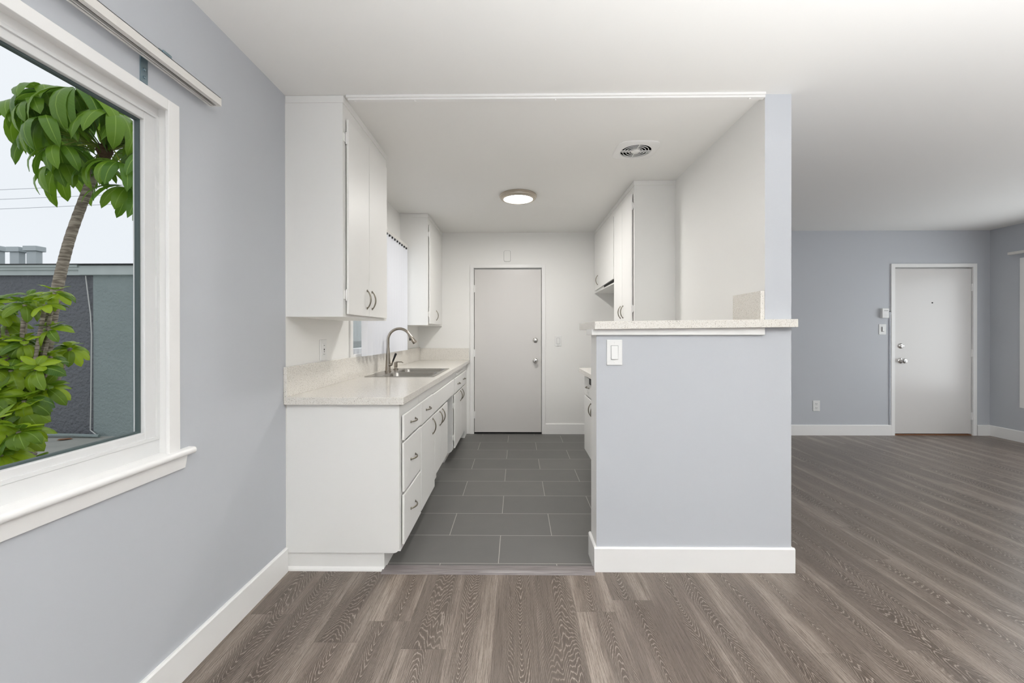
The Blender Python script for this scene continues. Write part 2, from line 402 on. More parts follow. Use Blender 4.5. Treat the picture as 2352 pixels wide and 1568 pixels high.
wall_with_holes_y('wall_rear', YB-0.12, YB, XL-0.15, XR+0.15, [(-0.6, 2.5, 0.12, 2.28)], M['blue'])
# wall between kitchen and living room: white towards the kitchen, blue grey elsewhere
bm = B(1.27, 1.404, YF, YK+0.12, 0, ZC)
for f in bm.faces: f.material_index = 1 if f.normal.x < -0.5 else 0
struct('wall_partition', bm, [M['blue'], M['white_wall']])
bm = B(0.41, 1.27, YF, YF+0.15, 0, 1.238)
for f in bm.faces: f.material_index = 1 if (f.normal.x < -0.5 or f.normal.y > 0.5) else 0
struct('wall_half', bm, [M['blue'], M['white_wall']])
struct('ceiling', B(XL-0.15, XR+0.15, YB-0.12, YK+0.12, ZC, ZC+0.12), M['ceil'])
bm = bmesh.new()
box(bm, XL-0.15, XR+0.15, YB-0.12, 2.15, -0.12, 0); box(bm, 1.30, XR+0.15, 2.15, YR+0.2, -0.12, 0)
struct('floor', bm, M['wood'], 'wood-look plank floor of the living room')
struct('floor.001', B(XL-0.15, 1.30, 2.15, YK+0.2, -0.12, 0), M['tile'], 'grey tile floor of the kitchen')

# baseboards
BH, BT = 0.125, 0.013
def bb_x(name, xw, s, y0, y1):      # board on a wall of constant x, s = +1 projects to +x
    poly = [(xw, 0), (xw+s*BT, 0), (xw+s*BT, BH-0.006), (xw+s*(BT-0.005), BH), (xw, BH)]
    return struct(name, prism(bmesh.new(), poly, 'Y', y0, y1), M['trim'])
def bb_y(name, yw, s, x0, x1):
    poly = [(yw, 0), (yw+s*BT, 0), (yw+s*BT, BH-0.006), (yw+s*(BT-0.005), BH), (yw, BH)]
    return struct(name, prism(bmesh.new(), poly, 'X', x0, x1), M['trim'])
bb_x('baseboard_left', XL, 1, YB, 2.13)
bb_y('baseboard_kitchen_back', YK, -1, 0.338, 0.94)
bb_y('baseboard_entry_left', YR, -1, 1.404, 4.466)
bb_y('baseboard_entry_right', YR, -1, 5.474, XR)
bb_x('baseboard_right', XR, -1, YB, YR-BT)
bb_y('baseboard_rear', YB, 1, XL+BT, XR-BT)
bb_x('baseboard_partition', 1.404, 1, YF, YR-BT)
bm = bmesh.new()
for (p, ax, a, b2) in (('y', YF, 0.41-BT, 1.404), ):
    poly = [(YF, 0), (YF-BT, 0), (YF-BT, BH-0.006), (YF-BT+0.005, BH), (YF, BH)]
    prism(bm, poly, 'X', 0.41-BT, 1.404+BT)
poly = [(0.41, 0), (0.41-BT, 0), (0.41-BT, BH-0.006), (0.41-BT+0.005, BH), (0.41, BH)]
prism(bm, poly, 'Y', YF, YF+0.165)
struct('baseboard_half_wall', bm, M['trim'])
# moulding strip on the ceiling where the two rooms meet, cleat below the bar top, floor transition strip
bm = B(-0.872, 1.262, 2.128, 2.158, 2.427, ZC, bev=0.003); box(bm, -0.866, 1.266, 2.140, 2.168, 2.419, 2.430, bev=0.002)
for x in (-0.83, -0.52, 0.2, 1.19): lathe(bm, [(0, 0), (0.006, 0), (0.006, 0.004), (0, 0.005)], (x, 2.15, 2.418), '-Z', 10)
struct('trim_1', bm, M['trim'])
bm = B(0.384, 1.262, YF-0.016, YF, 1.2115, 1.2405, bev=0.002); box(bm, 0.384, 0.41, YF-0.001, YF+0.15, 1.2115, 1.2400, bev=0.002)
for v in bm.verts:
    if v.co.z > 1.23: v.co.z += max(0, v.co.x-0.394)*0.010
struct('trim_2', bm, M['trim'])
bm = bmesh.new(); prism(bm, [(2.112, 0), (2.118, 0.006), (2.135, 0.010), (2.178, 0.010), (2.184, 0.008), (2.186, 0)], 'X', -0.690, 0.397)
struct('trim_3', bm, M['strip'])
# thin caulked corner bead beside the entry corner
# ------------------------------------------------------------------ windows
def make_window_left():
    ya, yb, za, zb = W1; r = sroot('window_1', (XL, (ya+yb)/2, za), 'large picture window in the blue grey left wall')
    cx0, cx1 = XL, XL+0.012
    bm = bmesh.new()
    box(bm, cx0, cx1, yb-0.013, yb+0.034, za-0.012, zb+0.026, bev=0.002)
    box(bm, cx0, cx1, ya-0.034, ya+0.013, za-0.012, zb+0.026, bev=0.002)
    box(bm, cx0, cx1, ya+0.013, yb-0.013, zb-0.011, zb+0.026, bev=0.002)
    obj('casing', bm, M['trim'], r)
    bm = bmesh.new()      # wooden liner of the opening
    box(bm, XL-0.08, XL, yb-0.001, yb+0.012, za, zb); box(bm, XL-0.08, XL, ya-0.012, ya+0.001, za, zb); box(bm, XL-0.08, XL, ya, yb, zb-0.001, zb+0.012)
    box(bm, XL-0.07, XL-0.034, ya, yb, zb-0.027, zb)
    obj('jamb', bm, M['trim'], r)
    bm = bmesh.new()      # stool with rounded nose
    prof = [(XL-0.06, za-0.015)] + [(XL+0.020+0.010*math.cos(a), za-0.010+0.0115*math.sin(a)) for a in [math.radians(d) for d in range(-90, 91, 22)]] + [(XL-0.06, za+0.0015)]
    prism(bm, prof, 'Y', ya-0.085, yb+0.085)
    obj('sill', bm, M['trim'], r, smooth=40)
    bm = bmesh.new()
    prism(bm, [(XL, za-0.066), (XL+0.010, za-0.066), (XL+0.018, za-0.020), (XL, za-0.020)], 'Y', ya-0.058, yb+0.058)
    obj('apron', bm, M['trim'], r)
    f = bmesh.new(); fx0, fx1 = XL-0.075, XL-0.036
    zs, zt = za+0.0505, zb-0.0265
    box(f, fx0, fx1+0.004, ya, yb, za, zs, bev=0.0015)                       # wooden bottom rail
    box(f, fx0, fx1, yb-0.052, yb, zs, zt, bev=0.002); box(f, fx0, fx1, ya, ya+0.052, zs, zt, bev=0.002)
    box(f, fx0, fx1, ya+0.052, yb-0.052, zt-0.034, zt, bev=0.002); box(f, fx0, fx1, ya+0.052, yb-0.052, zs, zs+0.032, bev=0.002)
    box(f, fx1, fx1+0.006, yb-0.012, yb, zs, zt); box(f, fx1, fx1+0.006, ya, ya+0.012, zs, zt)
    box(f, fx1, fx1+0.006, ya+0.012, yb-0.012, zt-0.010, zt); box(f, fx1, fx1+0.006, ya+0.012, yb-0.012, zs, zs+0.010)
    fr = obj('window_frame', f, M['vinyl'], r)
    g = bmesh.new(); y0, y1, z0, z1 = ya+0.052, yb-0.052, zs+0.032, zt-0.034; gx = XL-0.058
    for a in ((y0, y0+0.006, z0, z1), (y1-0.006, y1, z0, z1), (y0+0.006, y1-0.006, z0, z0+0.006), (y0+0.006, y1-0.006, z1-0.006, z1)):
        box(g, gx-0.006, gx+0.008, *a)
    obj('gasket', g, M['gasket'], fr)
    obj('pane', B(gx-0.003, gx+0.003, y0, y1, z0, z1), M['glass'], r)
make_window_left()
def simple_window(name, wall, holes, label, casing=0.06, sgn=1, mullion=True):
    """window in a wall of constant x; sgn: +1 room lies on +x side"""
    ya, yb, za, zb = holes; r = sroot(name, (wall, (ya+yb)/2, za), label)
    def bx(bm, d0, d1, *a, **k):
        x0, x1 = wall+sgn*d0, wall+sgn*d1; box(bm, min(x0, x1), max(x0, x1), *a, **k)
    bm = bmesh.new(); c = casing
    bx(bm, 0, 0.014, yb-0.01, yb+c, za-c, zb+c, bev=0.002); bx(bm, 0, 0.014, ya-c, ya+0.01, za-c, zb+c, bev=0.002)
    bx(bm, 0, 0.014, ya+0.01, yb-0.01, zb-0.01, zb+c, bev=0.002); bx(bm, 0, 0.014, ya+0.01, yb-0.01, za-c, za+0.01, bev=0.002)
    obj('casing', bm, M['trim'], r)
    bm = bmesh.new()
    for a in ((ya, ya+0.045, za, zb), (yb-0.045, yb, za, zb), (ya+0.045, yb-0.045, za, za+0.045), (ya+0.045, yb-0.045, zb-0.045, zb)): bx(bm, -0.09, -0.04, *a, bev=0.002)
    if mullion: bx(bm, -0.09, -0.04, (ya+yb)/2-0.025, (ya+yb)/2+0.025, za+0.045, zb-0.045, bev=0.002)
    obj('window_frame', bm, M['vinyl'], r)
    bm = bmesh.new(); bx(bm, -0.068, -0.062, ya+0.04, yb-0.04, za+0.04, zb-0.04); obj('pane', bm, M['glass'], r)
simple_window('window_2', XL, W2, 'kitchen window behind the vertical blinds', casing=0.03)
simple_window('window_3', XR, W3, 'window in the right wall, cut by the edge of the photo', casing=0.055, sgn=-1)
r = sroot('window_4_added', (0.95, YB, 0.12), 'wide unseen window added behind the viewer for light')  # invented opening out of view, put in to let light into the room
bm = bmesh.new()
for a in ((-0.6, -0.55, 0.12, 2.28), (2.45, 2.5, 0.12, 2.28), (-0.6, 2.5, 0.12, 0.17), (-0.6, 2.5, 2.23, 2.28), (0.93, 0.97, 0.12, 2.28)):
    box(bm, a[0], a[1], YB-0.08, YB-0.03, a[2], a[3], bev=0.002)
obj('window_frame', bm, M['vinyl'], r); obj('pane', B(-0.6, 2.5, YB-0.058, YB-0.052, 0.12, 2.28), M['glass'], r)

# ------------------------------------------------------------------ doors
def hinge(bm, x, y, z, face='y', h=0.09):
    box(bm, x-0.011, x+0.011, y-0.003, y, z-h/2, z+h/2, bev=0.001)
    for k in range(3):
        zz = z-h/2+h/3*k; tube(bm, [(x, y-0.006, zz+0.001), (x, y-0.006, zz+h/3-0.001)], 0.006, 10)
def make_door(name, label, YW, hole, knob_x, hinge_x, mir, zk, zd, gap=0.006, bottom=0.02, lever=False):
    xa, xb, _, zb = hole; r = sroot(name, ((xa+xb)/2, YW, 0), label)
    cw = 0.042
    bm = bmesh.new(); z0 = 0.0
    box(bm, xa-cw, xa+0.002, YW-0.014, YW, z0, zb+cw-0.004, bev=0.002); box(bm, xb-0.002, xb+cw, YW-0.014, YW, z0, zb+cw-0.004, bev=0.002)
    box(bm, xa+0.002, xb-0.002, YW-0.014, YW, zb-0.002, zb+cw-0.004, bev=0.002)
    obj('casing', bm, M['trim'], r)
    bm = bmesh.new()
    box(bm, xa-0.001, xa+0.004, YW, YW+0.12, 0, zb); box(bm, xb-0.004, xb+0.001, YW, YW+0.12, 0, zb); box(bm, xa, xb, YW, YW+0.12, zb-0.004, zb+0.001)
    box(bm, xa, xb, YW+0.050, YW+0.075, 0.0, zb)
    obj('jamb', bm, M['slot'] if False else M['trim'], r)
    obj('threshold', B(xa+0.004, xb-0.004, YW+0.004, YW+0.10, 0, 0.010, bev=0.002), M['slot'] if not mir else M['rawwood'], r)
    s = obj('door_slab', B(xa+0.004+gap, xb-0.004-gap, YW+0.004, YW+0.042, bottom, zb-0.020, bev=0.0015), M['door'], r)
    for z in (0.23, 0.98, 1.76):
        bm = bmesh.new(); hinge(bm, hinge_x, YW+0.004, z); obj('hinge', bm, M['trim'], r, smooth=40)
    y = YW+0.004
    bm = bmesh.new()
    lathe(bm, [(0, 0), (0.032, 0), (0.033, 0.004), (0.026, 0.009), (0.016, 0.012), (0.013, 0.020), (0.013, 0.030), (0.022, 0.036), (0.028, 0.046), (0.028, 0.056), (0.021, 0.064), (0.008, 0.067), (0, 0.067)], (knob_x, y, zk), '-Y', 28)
    k = obj('door_knob', bm, M['chrome'], r, smooth=35); k['label'] = 'chrome door knob'
    obj('keyhole', lathe(bmesh.new(), [(0, 0.066), (0.006, 0.0665), (0.006, 0.0685), (0, 0.069)], (knob_x, y, zk), '-Y', 12), M['slot'], k)
    bm = bmesh.new()
    lathe(bm, [(0, 0), (0.031, 0), (0.031, 0.005), (0.025, 0.012), (0.018, 0.015), (0.010, 0.016), (0, 0.016)], (knob_x, y, zd), '-Y', 28)
    box(bm, knob_x-0.017, knob_x+0.017, y-0.034, y-0.014, zd-0.006, zd+0.006, bev=0.003)
    obj('deadbolt', bm, M['chrome'], r, smooth=35)
    return r
d1 = make_door('door_1', 'white flush back door at the end of the kitchen', YK, DK, 0.229, DK[0]+0.006, False, 0.888, 1.136)
d2 = make_door('door_2', 'white flush entry door in the living room', YR, DR, 4.582, DR[1]-0.006, True, 0.890, 1.066)
obj('peephole', lathe(bmesh.new(), [(0, 0), (0.008, 0), (0.008, 0.003), (0.004, 0.004), (0, 0.0035)], (4.955, YR+0.004, 1.579), '-Y', 14), M['slot'], d2)

# ------------------------------------------------------------------ cabinets
def pull(bm, x, y, z, out, L=0.096, vert=True):
    """arched bar pull; out=+1 projects to +x"""
    pts = []; n = 14
    for i in range(n+1):
        a = i/n; d = (a-0.5)*L*1.12; h = 0.022*math.sin(PI*a)**0.75+0.0005
        pts.append((x+out*h, y + (0 if vert else d), z + (d if vert else 0)))
    rs = [0.0030+0.0018*math.sin(PI*i/n) for i in range(n+1)]
    tube(bm, pts, rs, 8)
    for s in (-1, 1):
        d = s*L*0.53; tube(bm, [(x, y+(0 if vert else d), z+(d if vert else 0)), (x+out*0.004, y+(0 if vert else d), z+(d if vert else 0))], 0.007, 10)
def front(kind, root, xf, out, y0, y1, z0, z1, handle=None, hinge_y=None, th=0.018):
    """door or drawer front overlaying the face plane x=xf; handle=(y,z,vertical)"""
    a, b2 = (xf+0.004, xf+out*th) if out > 0 else (xf+out*th, xf-0.004)
    o = obj(kind, B(a+(0.002 if out > 0 else 0), b2-(0.002 if out < 0 else 0), y0, y1, z0, z1, bev=0.0025), M['cab'], root)
    if handle:
        bm = bmesh.new(); pull(bm, xf+out*th, handle[0], handle[1], out, vert=handle[2])
        h = obj('handle', bm, M['pewter'], o, smooth=50); h['label'] = 'arched dark nickel pull'
    if hinge_y is not None:
        s = 1 if hinge_y < (y0+y1)/2 else -1
        for z in (z0+0.10, z1-0.10):
            bm = bmesh.new(); box(bm, min(xf, xf+out*0.004), max(xf, xf+out*0.004), hinge_y-s*0.022, hinge_y-s*0.002, z-0.022, z+0.022, bev=0.001)
            tube(bm, [(xf+out*0.008, hinge_y-s*0.003, z-0.030), (xf+out*0.008, hinge_y-s*0.003, z+0.030)], 0.0045, 8)
            obj('hinge', bm, M['trim'], o, smooth=40)
    return o

KB = 0.093; ZT = 0.858     # bottom and top of the base cabinet boxes
FX = -0.602                # face plane of left base cabinets
# --- near drawer cabinet
c = thing('base_cabinet', 'white base cabinet with three stacked drawers, nearest end of the left run', 'cabinet', (-0.89, 2.34, 0), 'left base cabinets')
bm = bmesh.new()
rr = 0.03
side = [(XL+0.001, KB), ] + [(FX-rr+rr*math.sin(math.radians(a)), KB+rr-rr*math.cos(math.radians(a))) for a in range(0, 91, 15)] + [(FX, ZT), (XL+0.001, ZT)]
prism(bm, side, 'Y', 2.140, 2.160); box(bm, XL+0.006, FX, 2.160, 2.556, KB, ZT)
obj('cabinet_body', bm, M['cab'], c)
bm = B(XL+0.001, -0.683, 2.150, 2.556, 0, KB)
prism(bm, [(2.150, 0), (2.136, 0), (2.138, 0.008), (2.143, 0.014), (2.150, 0.018)], 'X', XL+0.001, -0.683)
obj('toe_kick', bm, M['cab'], c)
for z0, z1 in ((0.664, 0.795), (0.396, 0.652), (0.124, 0.380)):
    front('drawer', c, FX, 1, 2.168, 2.548, z0, z1, (2.352, (z0+z1)/2+0.004, False))
# --- sink cabinet
c = thing('base_cabinet', 'white base cabinet under the steel sink, with one drawer and three doors', 'cabinet', (-0.89, 3.05, 0), 'left base cabinets')
bm = bmesh.new()
box(bm, XL+0.006, FX, 2.558, 2.99, 0.125, ZT, bev=0); box(bm, XL+0.006, FX, 2.99, 3.55, 0.195, 0.655)
box(bm, FX-0.02, FX, 2.99, 3.925, 0.655, ZT)
box(bm, XL+0.006, FX-0.02, 3.53, 3.55, 0.195, 0.72); 
obj('cabinet_body', bm, M['cab'], c)
obj('toe_kick', B(XL+0.016, -0.683, 2.558, 3.55, 0, 0.195), M['cab'], c)
front('drawer', c, FX, 1, 2.562, 2.925, 0.656, 0.795, (2.745, 0.728, False))
fp = front('sink_panel', c, FX, 1, 2.931, 3.915, 0.656, 0.790)
front('door', c, FX, 1, 2.562, 2.975, 0.130, 0.645, (2.905, 0.575, True), 2.562)
front('door', c, FX, 1, 2.985, 3.225, 0.200, 0.640, (3.175, 0.575, True), 2.985)
front('door', c, FX, 1, 3.231, 3.540, 0.200, 0.640, (3.285, 0.575, True), 3.540)
# --- far cabinet
c = thing('base_cabinet', 'white base cabinet beside the back door, with a pull-out board, two drawers and two doors', 'cabinet', (-0.89, 4.4, 0), 'left base cabinets')
bm = bmesh.new()
prism(bm, [(XL+0.006, KB), ] + [(FX-0.045+0.045*math.sin(math.radians(a)), KB+0.045-0.045*math.cos(math.radians(a))) for a in range(0, 91, 15)] + [(FX, ZT), (XL+0.006, ZT)], 'Y', 3.930, 3.948)
box(bm, XL+0.006, FX, 3.948, 4.875, 0.12, ZT)
obj('cabinet_body', bm, M['cab'], c)
obj('toe_kick', B(XL+0.016, -0.683, 3.945, 4.875, 0, 0.12), M['cab'], c)
obj('filler_panel', B(XL+0.006, FX-0.004, 4.876, YK-0.002, 0, ZT), M['cab'], c)
obj('cutting_board', B(FX-0.01, FX+0.012, 4.15, 4.62, 0.806, 0.826, bev=0.002), M['cab'], c)
front('drawer', c, FX, 1, 3.965, 4.395, 0.648, 0.790, (4.19, 0.720, False))
front('drawer', c, FX, 1, 4.405, 4.850, 0.648, 0.790, (4.62, 0.720, False))
front('door', c, FX, 1, 3.965, 4.395, 0.130, 0.636, (4.335, 0.575, True), 3.965)
front('door', c, FX, 1, 4.405, 4.850, 0.130, 0.636, (4.465, 0.575, True), 4.850)

# --- left upper cabinets
def upper(label, y0, y1, z0, x1, doors, group, z_top=2.335, loc=None):
    c = thing('wall_cabinet', label, 'cabinet', ((XL+x1)/2, (y0+y1)/2, z0), group)
    bm = B(XL, x1, y0, y1, z0, ZC-0.0005, bev=0.0)
    obj('cabinet_body', bm, M['cab'], c)
    bm = bmesh.new(); box(bm, XL, x1+0.006, y0-0.006, y0+0.004, ZC-0.036, ZC-0.001, bev=0.0015); box(bm, x1-0.004, x1+0.006, y0+0.004, y1, ZC-0.036, ZC-0.001, bev=0.0015)
    obj('crown_moulding', bm, M['cab'], c)
    for d in doors:
        front('door', c, x1, 1, d[0], d[1], z0+0.014, z_top, (d[2], z0+0.112, True), d[3])
    return c
upper('tall white double-door wall cabinet hanging over the near end of the left counter', 2.14, 2.855, 1.307, -0.891, [(2.170, 2.475, 2.437, 2.170), (2.481, 2.815, 2.521, 2.815)], 'left wall cabinets')
upper('white wall cabinet hanging in the corner beside the back door, past the blinds', 4.256, YK-0.002, 1.305, -0.905, [(4.29, 4.90, 4.62, 4.29)], 'left wall cabinets')

# --- countertop left with backsplashes
ct = thing('countertop', 'cream speckled quartz countertop on the left cabinets with the sink cut in', 'countertop', (-0.88, 3.6, 0.858))
SX0, SX1, SY0, SY1 = -1.135, -0.612, 3.09, 3.83      # sink rim
hx0, hx1, hy0, hy1 = SX0+0.012, SX1-0.012, SY0+0.012, SY1-0.012
CX = -0.572; CZ0, CZ1 = 0.8585, 0.8965
bm = bmesh.new()
box(bm, XL+0.001, CX, 2.112, hy0, CZ0, CZ1, bev=0.002); box(bm, XL+0.001, CX, hy1, YK-0.001, CZ0, CZ1, bev=0.002)
box(bm, XL+0.001, hx0, hy0, hy1, CZ0, CZ1); box(bm, hx1, CX, hy0, hy1, CZ0, CZ1, bev=0.0)
obj('slab', bm, M['quartz'], ct)
obj('backsplash', B(XL+0.001, XL+0.017, 2.112, YK-0.001, CZ1, 1.050, bev=0.0015), M['quartz'], ct)
obj('backsplash', B(XL+0.0175, CX-0.004, YK-0.017, YK-0.001, CZ1, 1.040, bev=0.0015), M['quartz'], ct)

# --- sink
sk = thing('kitchen_sink', 'double-bowl stainless steel sink set in the left countertop', 'sink', ((SX0+SX1)/2, (SY0+SY1)/2, CZ1))
def rrect(x0, x1, y0, y1, r, n=6):
    p = []
    for cx, cy, a in ((x1-r, y1-r, 0), (x0+r, y1-r, 90), (x0+r, y0+r, 180), (x1-r, y0+r, 270)):
        for i in range(n+1):
            t = math.radians(a+90*i/n); p.append((cx+r*math.cos(t), cy+r*math.sin(t)))
    return p
b1 = (SX0+0.115, SX1-0.030, SY0+0.032, (SY0+SY1)/2-0.014); b2_ = (SX0+0.115, SX1-0.030, (SY0+SY1)/2+0.014, SY1-0.032)
bm = bmesh.new(); zr = CZ1+0.004
def ring_edges(pts, z):
    v = [bm.verts.new((x, y, z)) for x, y in pts]; return v, [bm.edges.new((v[i], v[(i+1) % len(v)])) for i in range(len(v))]
vo, eo = ring_edges(rrect(SX0, SX1, SY0, SY1, 0.02), zr)
va, ea = ring_edges(rrect(*b1, 0.05), zr); vb, eb = ring_edges(rrect(*b2_, 0.05), zr)
bmesh.ops.triangle_fill(bm, use_beauty=True, use_dissolve=False, edges=eo+ea+eb)
lo = [bm.verts.new((v.co.x, v.co.y, CZ1-0.002)) for v in vo]
for i in range(len(vo)): bm.faces.new((vo[i], vo[(i+1) % len(vo)], lo[(i+1) % len(vo)], lo[i]))
obj('rim', bm, M['steel'], sk)
for bb in (b1, b2_):
    bm = bmesh.new(); lay = []
    for d, z, r in ((0, zr, 0.05), (0.004, zr-0.012, 0.05), (0.012, zr-0.14, 0.06), (0.03, zr-0.165, 0.06), (0.07, zr-0.170, 0.05)):
        lay.append([bm.verts.new((x, y, z)) for x, y in rrect(bb[0]+d, bb[1]-d, bb[2]+d, bb[3]-d, r)])
    for a, b3 in zip(lay[:-1], lay[1:]):
        for i in range(len(a)): bm.faces.new((a[i], a[(i+1) % len(a)], b3[(i+1) % len(a)], b3[i]))
    bm.faces.new(lay[-1])
    bo = obj('bowl', bm, M['steel'], sk, smooth=50)
    obj('drain', lathe(bmesh.new(), [(0.042, 0.001), (0.040, 0.004), (0.020, 0.002), (0, 0.002)], ((bb[0]+bb[1])/2, (bb[2]+bb[3])/2, zr-0.170), 'Z', 24), M['chrome'], bo, smooth=40)
# --- faucet
fx, fy, fz = -1.078, 3.50, zr
fc = thing('kitchen_faucet', 'brushed nickel gooseneck faucet with pull-down head behind the sink', 'faucet', (fx, fy, fz))
bm = bmesh.new(); lathe(bm, [(0, 0), (0.027, 0), (0.027, 0.006), (0.023, 0.010), (0.0165, 0.14), (0.0125, 0.20), (0, 0.20)], (fx, fy, fz), 'Z', 28)
obj('faucet_body', bm, M['nickel'], fc, smooth=40)
R0 = 0.095; zs = fz+0.265
pts = [(fx, fy, fz+0.19), (fx, fy, zs)] + [(fx+R0-R0*math.cos(math.radians(a)), fy, zs+R0*math.sin(math.radians(a))) for a in range(10, 151, 10)]
obj('spout', tube(bmesh.new(), pts, 0.0115, 16), M['nickel'], fc, smooth=40)
e = Vector(pts[-1]); dr = (Vector(pts[-1])-Vector(pts[-2])).normalized()
bm = tube(bmesh.new(), [e-dr*0.004, e+dr*0.002, e+dr*0.03, e+dr*0.085, e+dr*0.09], [0.012, 0.0135, 0.0145, 0.019, 0.016], 18)
sh = obj('spray_head', bm, M['nickel'], fc, smooth=40)
q = e+dr*0.045; obj('spray_button', B(q.x-0.024, q.x-0.013, fy-0.006, fy+0.006, q.z-0.016, q.z+0.010, bev=0.002), M['black'], sh)
bm = tube(bmesh.new(), [(fx+0.015, fy-0.010, fz+0.055), (fx+0.038, fy-0.016, fz+0.062)], [0.013, 0.011], 14)
tube(bm, [(fx+0.034, fy-0.016, fz+0.060), (fx+0.050, fy-0.02, fz+0.095)], [0.007, 0.006], 12)
lv = obj('lever', bm, M['nickel'], fc, smooth=40)
obj('lever_grip', tube(bmesh.new(), [(fx+0.046, fy-0.019, fz+0.086), (fx+0.072, fy-0.024, fz+0.150), (fx+0.074, fy-0.024, fz+0.154)], [0.0065, 0.0095, 0.006], 12), M['black'], lv, smooth=40)
# --- soap dispenser
sx, sy = -1.075, 3.715
sd = thing('soap_dispenser', 'small nickel soap dispenser pump behind the far sink bowl', 'soap dispenser', (sx, sy, zr))
obj('dispenser_body', lathe(bmesh.new(), [(0, 0), (0.022, 0), (0.022, 0.006), (0.0135, 0.010), (0.012, 0.020), (0.0155, 0.024), (0.0155, 0.060), (0.010, 0.066), (0, 0.067)], (sx, sy, zr), 'Z', 20), M['nickel'], sd, smooth=40)
obj('nozzle', tube(bmesh.new(), [(sx, sy, zr+0.062), (sx+0.006, sy, zr+0.067), (sx+0.05, sy, zr+0.067), (sx+0.066, sy, zr+0.058)], [0.006, 0.006, 0.005, 0.004], 10), M['nickel'], sd, smooth=40)

# ------------------------------------------------------------------ right side of the kitchen
RX = 0.645
def rbase(label, y0, y1, near):
    c = thing('base_cabinet', label, 'cabinet', (0.95, (y0+y1)/2, 0), 'right base cabinets')
    obj('cabinet_body', B(RX, 1.268, y0, y1, 0.15, ZT), M['cab'], c)
    obj('toe_kick', B(RX+0.07, 1.26, y0+0.01, y1-0.01, 0, 0.15), M['cab'], c)
    return c
c = rbase('white base cabinet on the right, its far end seen past the half wall', 3.06, 3.885, True)
front('drawer', c, RX, -1, 3.08, 3.465, 0.668, 0.825, (3.28, 0.745, False))
front('drawer', c, RX, -1, 3.472, 3.875, 0.668, 0.825, (3.675, 0.745, False))
front('door', c, RX, -1, 3.08, 3.465, 0.155, 0.650, (3.420, 0.575, True), 3.08)
front('door', c, RX, -1, 3.472, 3.875, 0.155, 0.650, (3.530, 0.575, True), 3.875)
obj('latch', B(RX-0.030, RX-0.018, 3.485, 3.560, 0.787, 0.836, bev=0.002), M['black'], c)['label'] = 'black rectangular latch'
c = rbase('white base cabinet hidden behind the half wall', 2.32, 3.055, False)
front('door', c, RX, -1, 2.34, 2.69, 0.155, 0.825, None, 2.34); front('door', c, RX, -1, 2.70, 3.05, 0.155, 0.825, None, 3.05)
tag(obj('countertop', B(0.585, 1.268, 2.31, 3.935, CZ0, CZ1, bev=0.002), M['quartz']), 'cream speckled quartz countertop on the right, mostly hidden behind the half wall', 'countertop')
# tall double-door wall cabinet and short one beside it
c = thing('wall_cabinet', 'tall white double-door wall cabinet on the right kitchen wall, above the bar top', 'cabinet', (1.1, 3.68, 1.305), 'right wall cabinets')
UX = 0.944
obj('cabinet_body', B(UX, 1.27, 3.36, 3.995, 1.305, ZC-0.0005), M['cab'], c)
bm = bmesh.new(); box(bm, UX-0.006, 1.27, 3.354, 3.364, ZC-0.036, ZC-0.001, bev=0.0015); box(bm, UX-0.006, UX+0.004, 3.364, 3.995, ZC-0.036, ZC-0.001, bev=0.0015)
obj('crown_moulding', bm, M['cab'], c)
front('door', c, UX, -1, 3.390, 3.685, 1.319, 2.345, (3.645, 1.405, True), 3.390)
front('door', c, UX, -1, 3.690, 3.985, 1.319, 2.345, (3.735, 1.405, True), 3.985)
c = thing('wall_cabinet', 'short white wall cabinet between the tall right cabinet and the back wall', 'cabinet', (1.1, 4.53, 1.70), 'right wall cabinets')
obj('cabinet_body', B(UX, 1.27, 3.997, YK-0.002, 1.700, ZC-0.0005), M['cab'], c)
obj('crown_moulding', B(UX-0.006, UX+0.004, 3.997, YK-0.002, ZC-0.036, ZC-0.001, bev=0.0015), M['cab'], c)
bm = bmesh.new(); box(bm, UX-0.018, UX-0.002, 4.012, 4.965, 0, 1, bev=0.0)   # door sits a little crooked; a dark plate paints the wedge of shade below
for v in bm.verts:
    near = v.co.y < 4.5
    v.co.z = (2.335 if near else 2.325) if v.co.z > 0.5 else (1.742 if near else 1.722)
dd = obj('door', bm, M['cab'], c)
bm = bmesh.new(); pull(bm, UX-0.018, 4.78, 1.825, -1); obj('handle', bm, M['pewter'], dd, smooth=50)
for z in (1.82, 2.25):
    bm = tube(bmesh.new(), [(UX-0.010, 4.006, z-0.03), (UX-0.010, 4.006, z+0.03)], 0.0045, 8); obj('hinge', bm, M['trim'], dd, smooth=40)
obj('gap_shade', B(UX-0.001, UX+0.001, 4.02, 4.52, 1.712, 1.748), M['slot'], c)  # dark plate standing for the shade in the gap under the door

# ------------------------------------------------------------------ bar top and its short splash
bm = bmesh.new()
pt = [(0.394, 2.112), (1.412, 2.112), (1.412, 2.152), (1.268, 2.152), (1.268, 2.625), (0.394, 2.625)]
prism(bm, pt, 'Z', 1.2405, 1.281)
bmesh.ops.bevel(bm, geom=list(bm.edges), offset=0.0015, segments=1, affect='EDGES')
for v in bm.verts: v.co.z += (v.co.x-0.394)*0.010
bt = obj('bar_top', bm, M['quartz']); tag(bt, 'long white speckled quartz bar top capping the half wall', 'countertop')
tag(obj('side_splash', B(1.249, 1.2695, 2.156, 2.432, 1.2895, 1.437, bev=0.0015), M['quartz']), 'small upright speckled quartz piece against the kitchen wall on the bar top', 'backsplash')

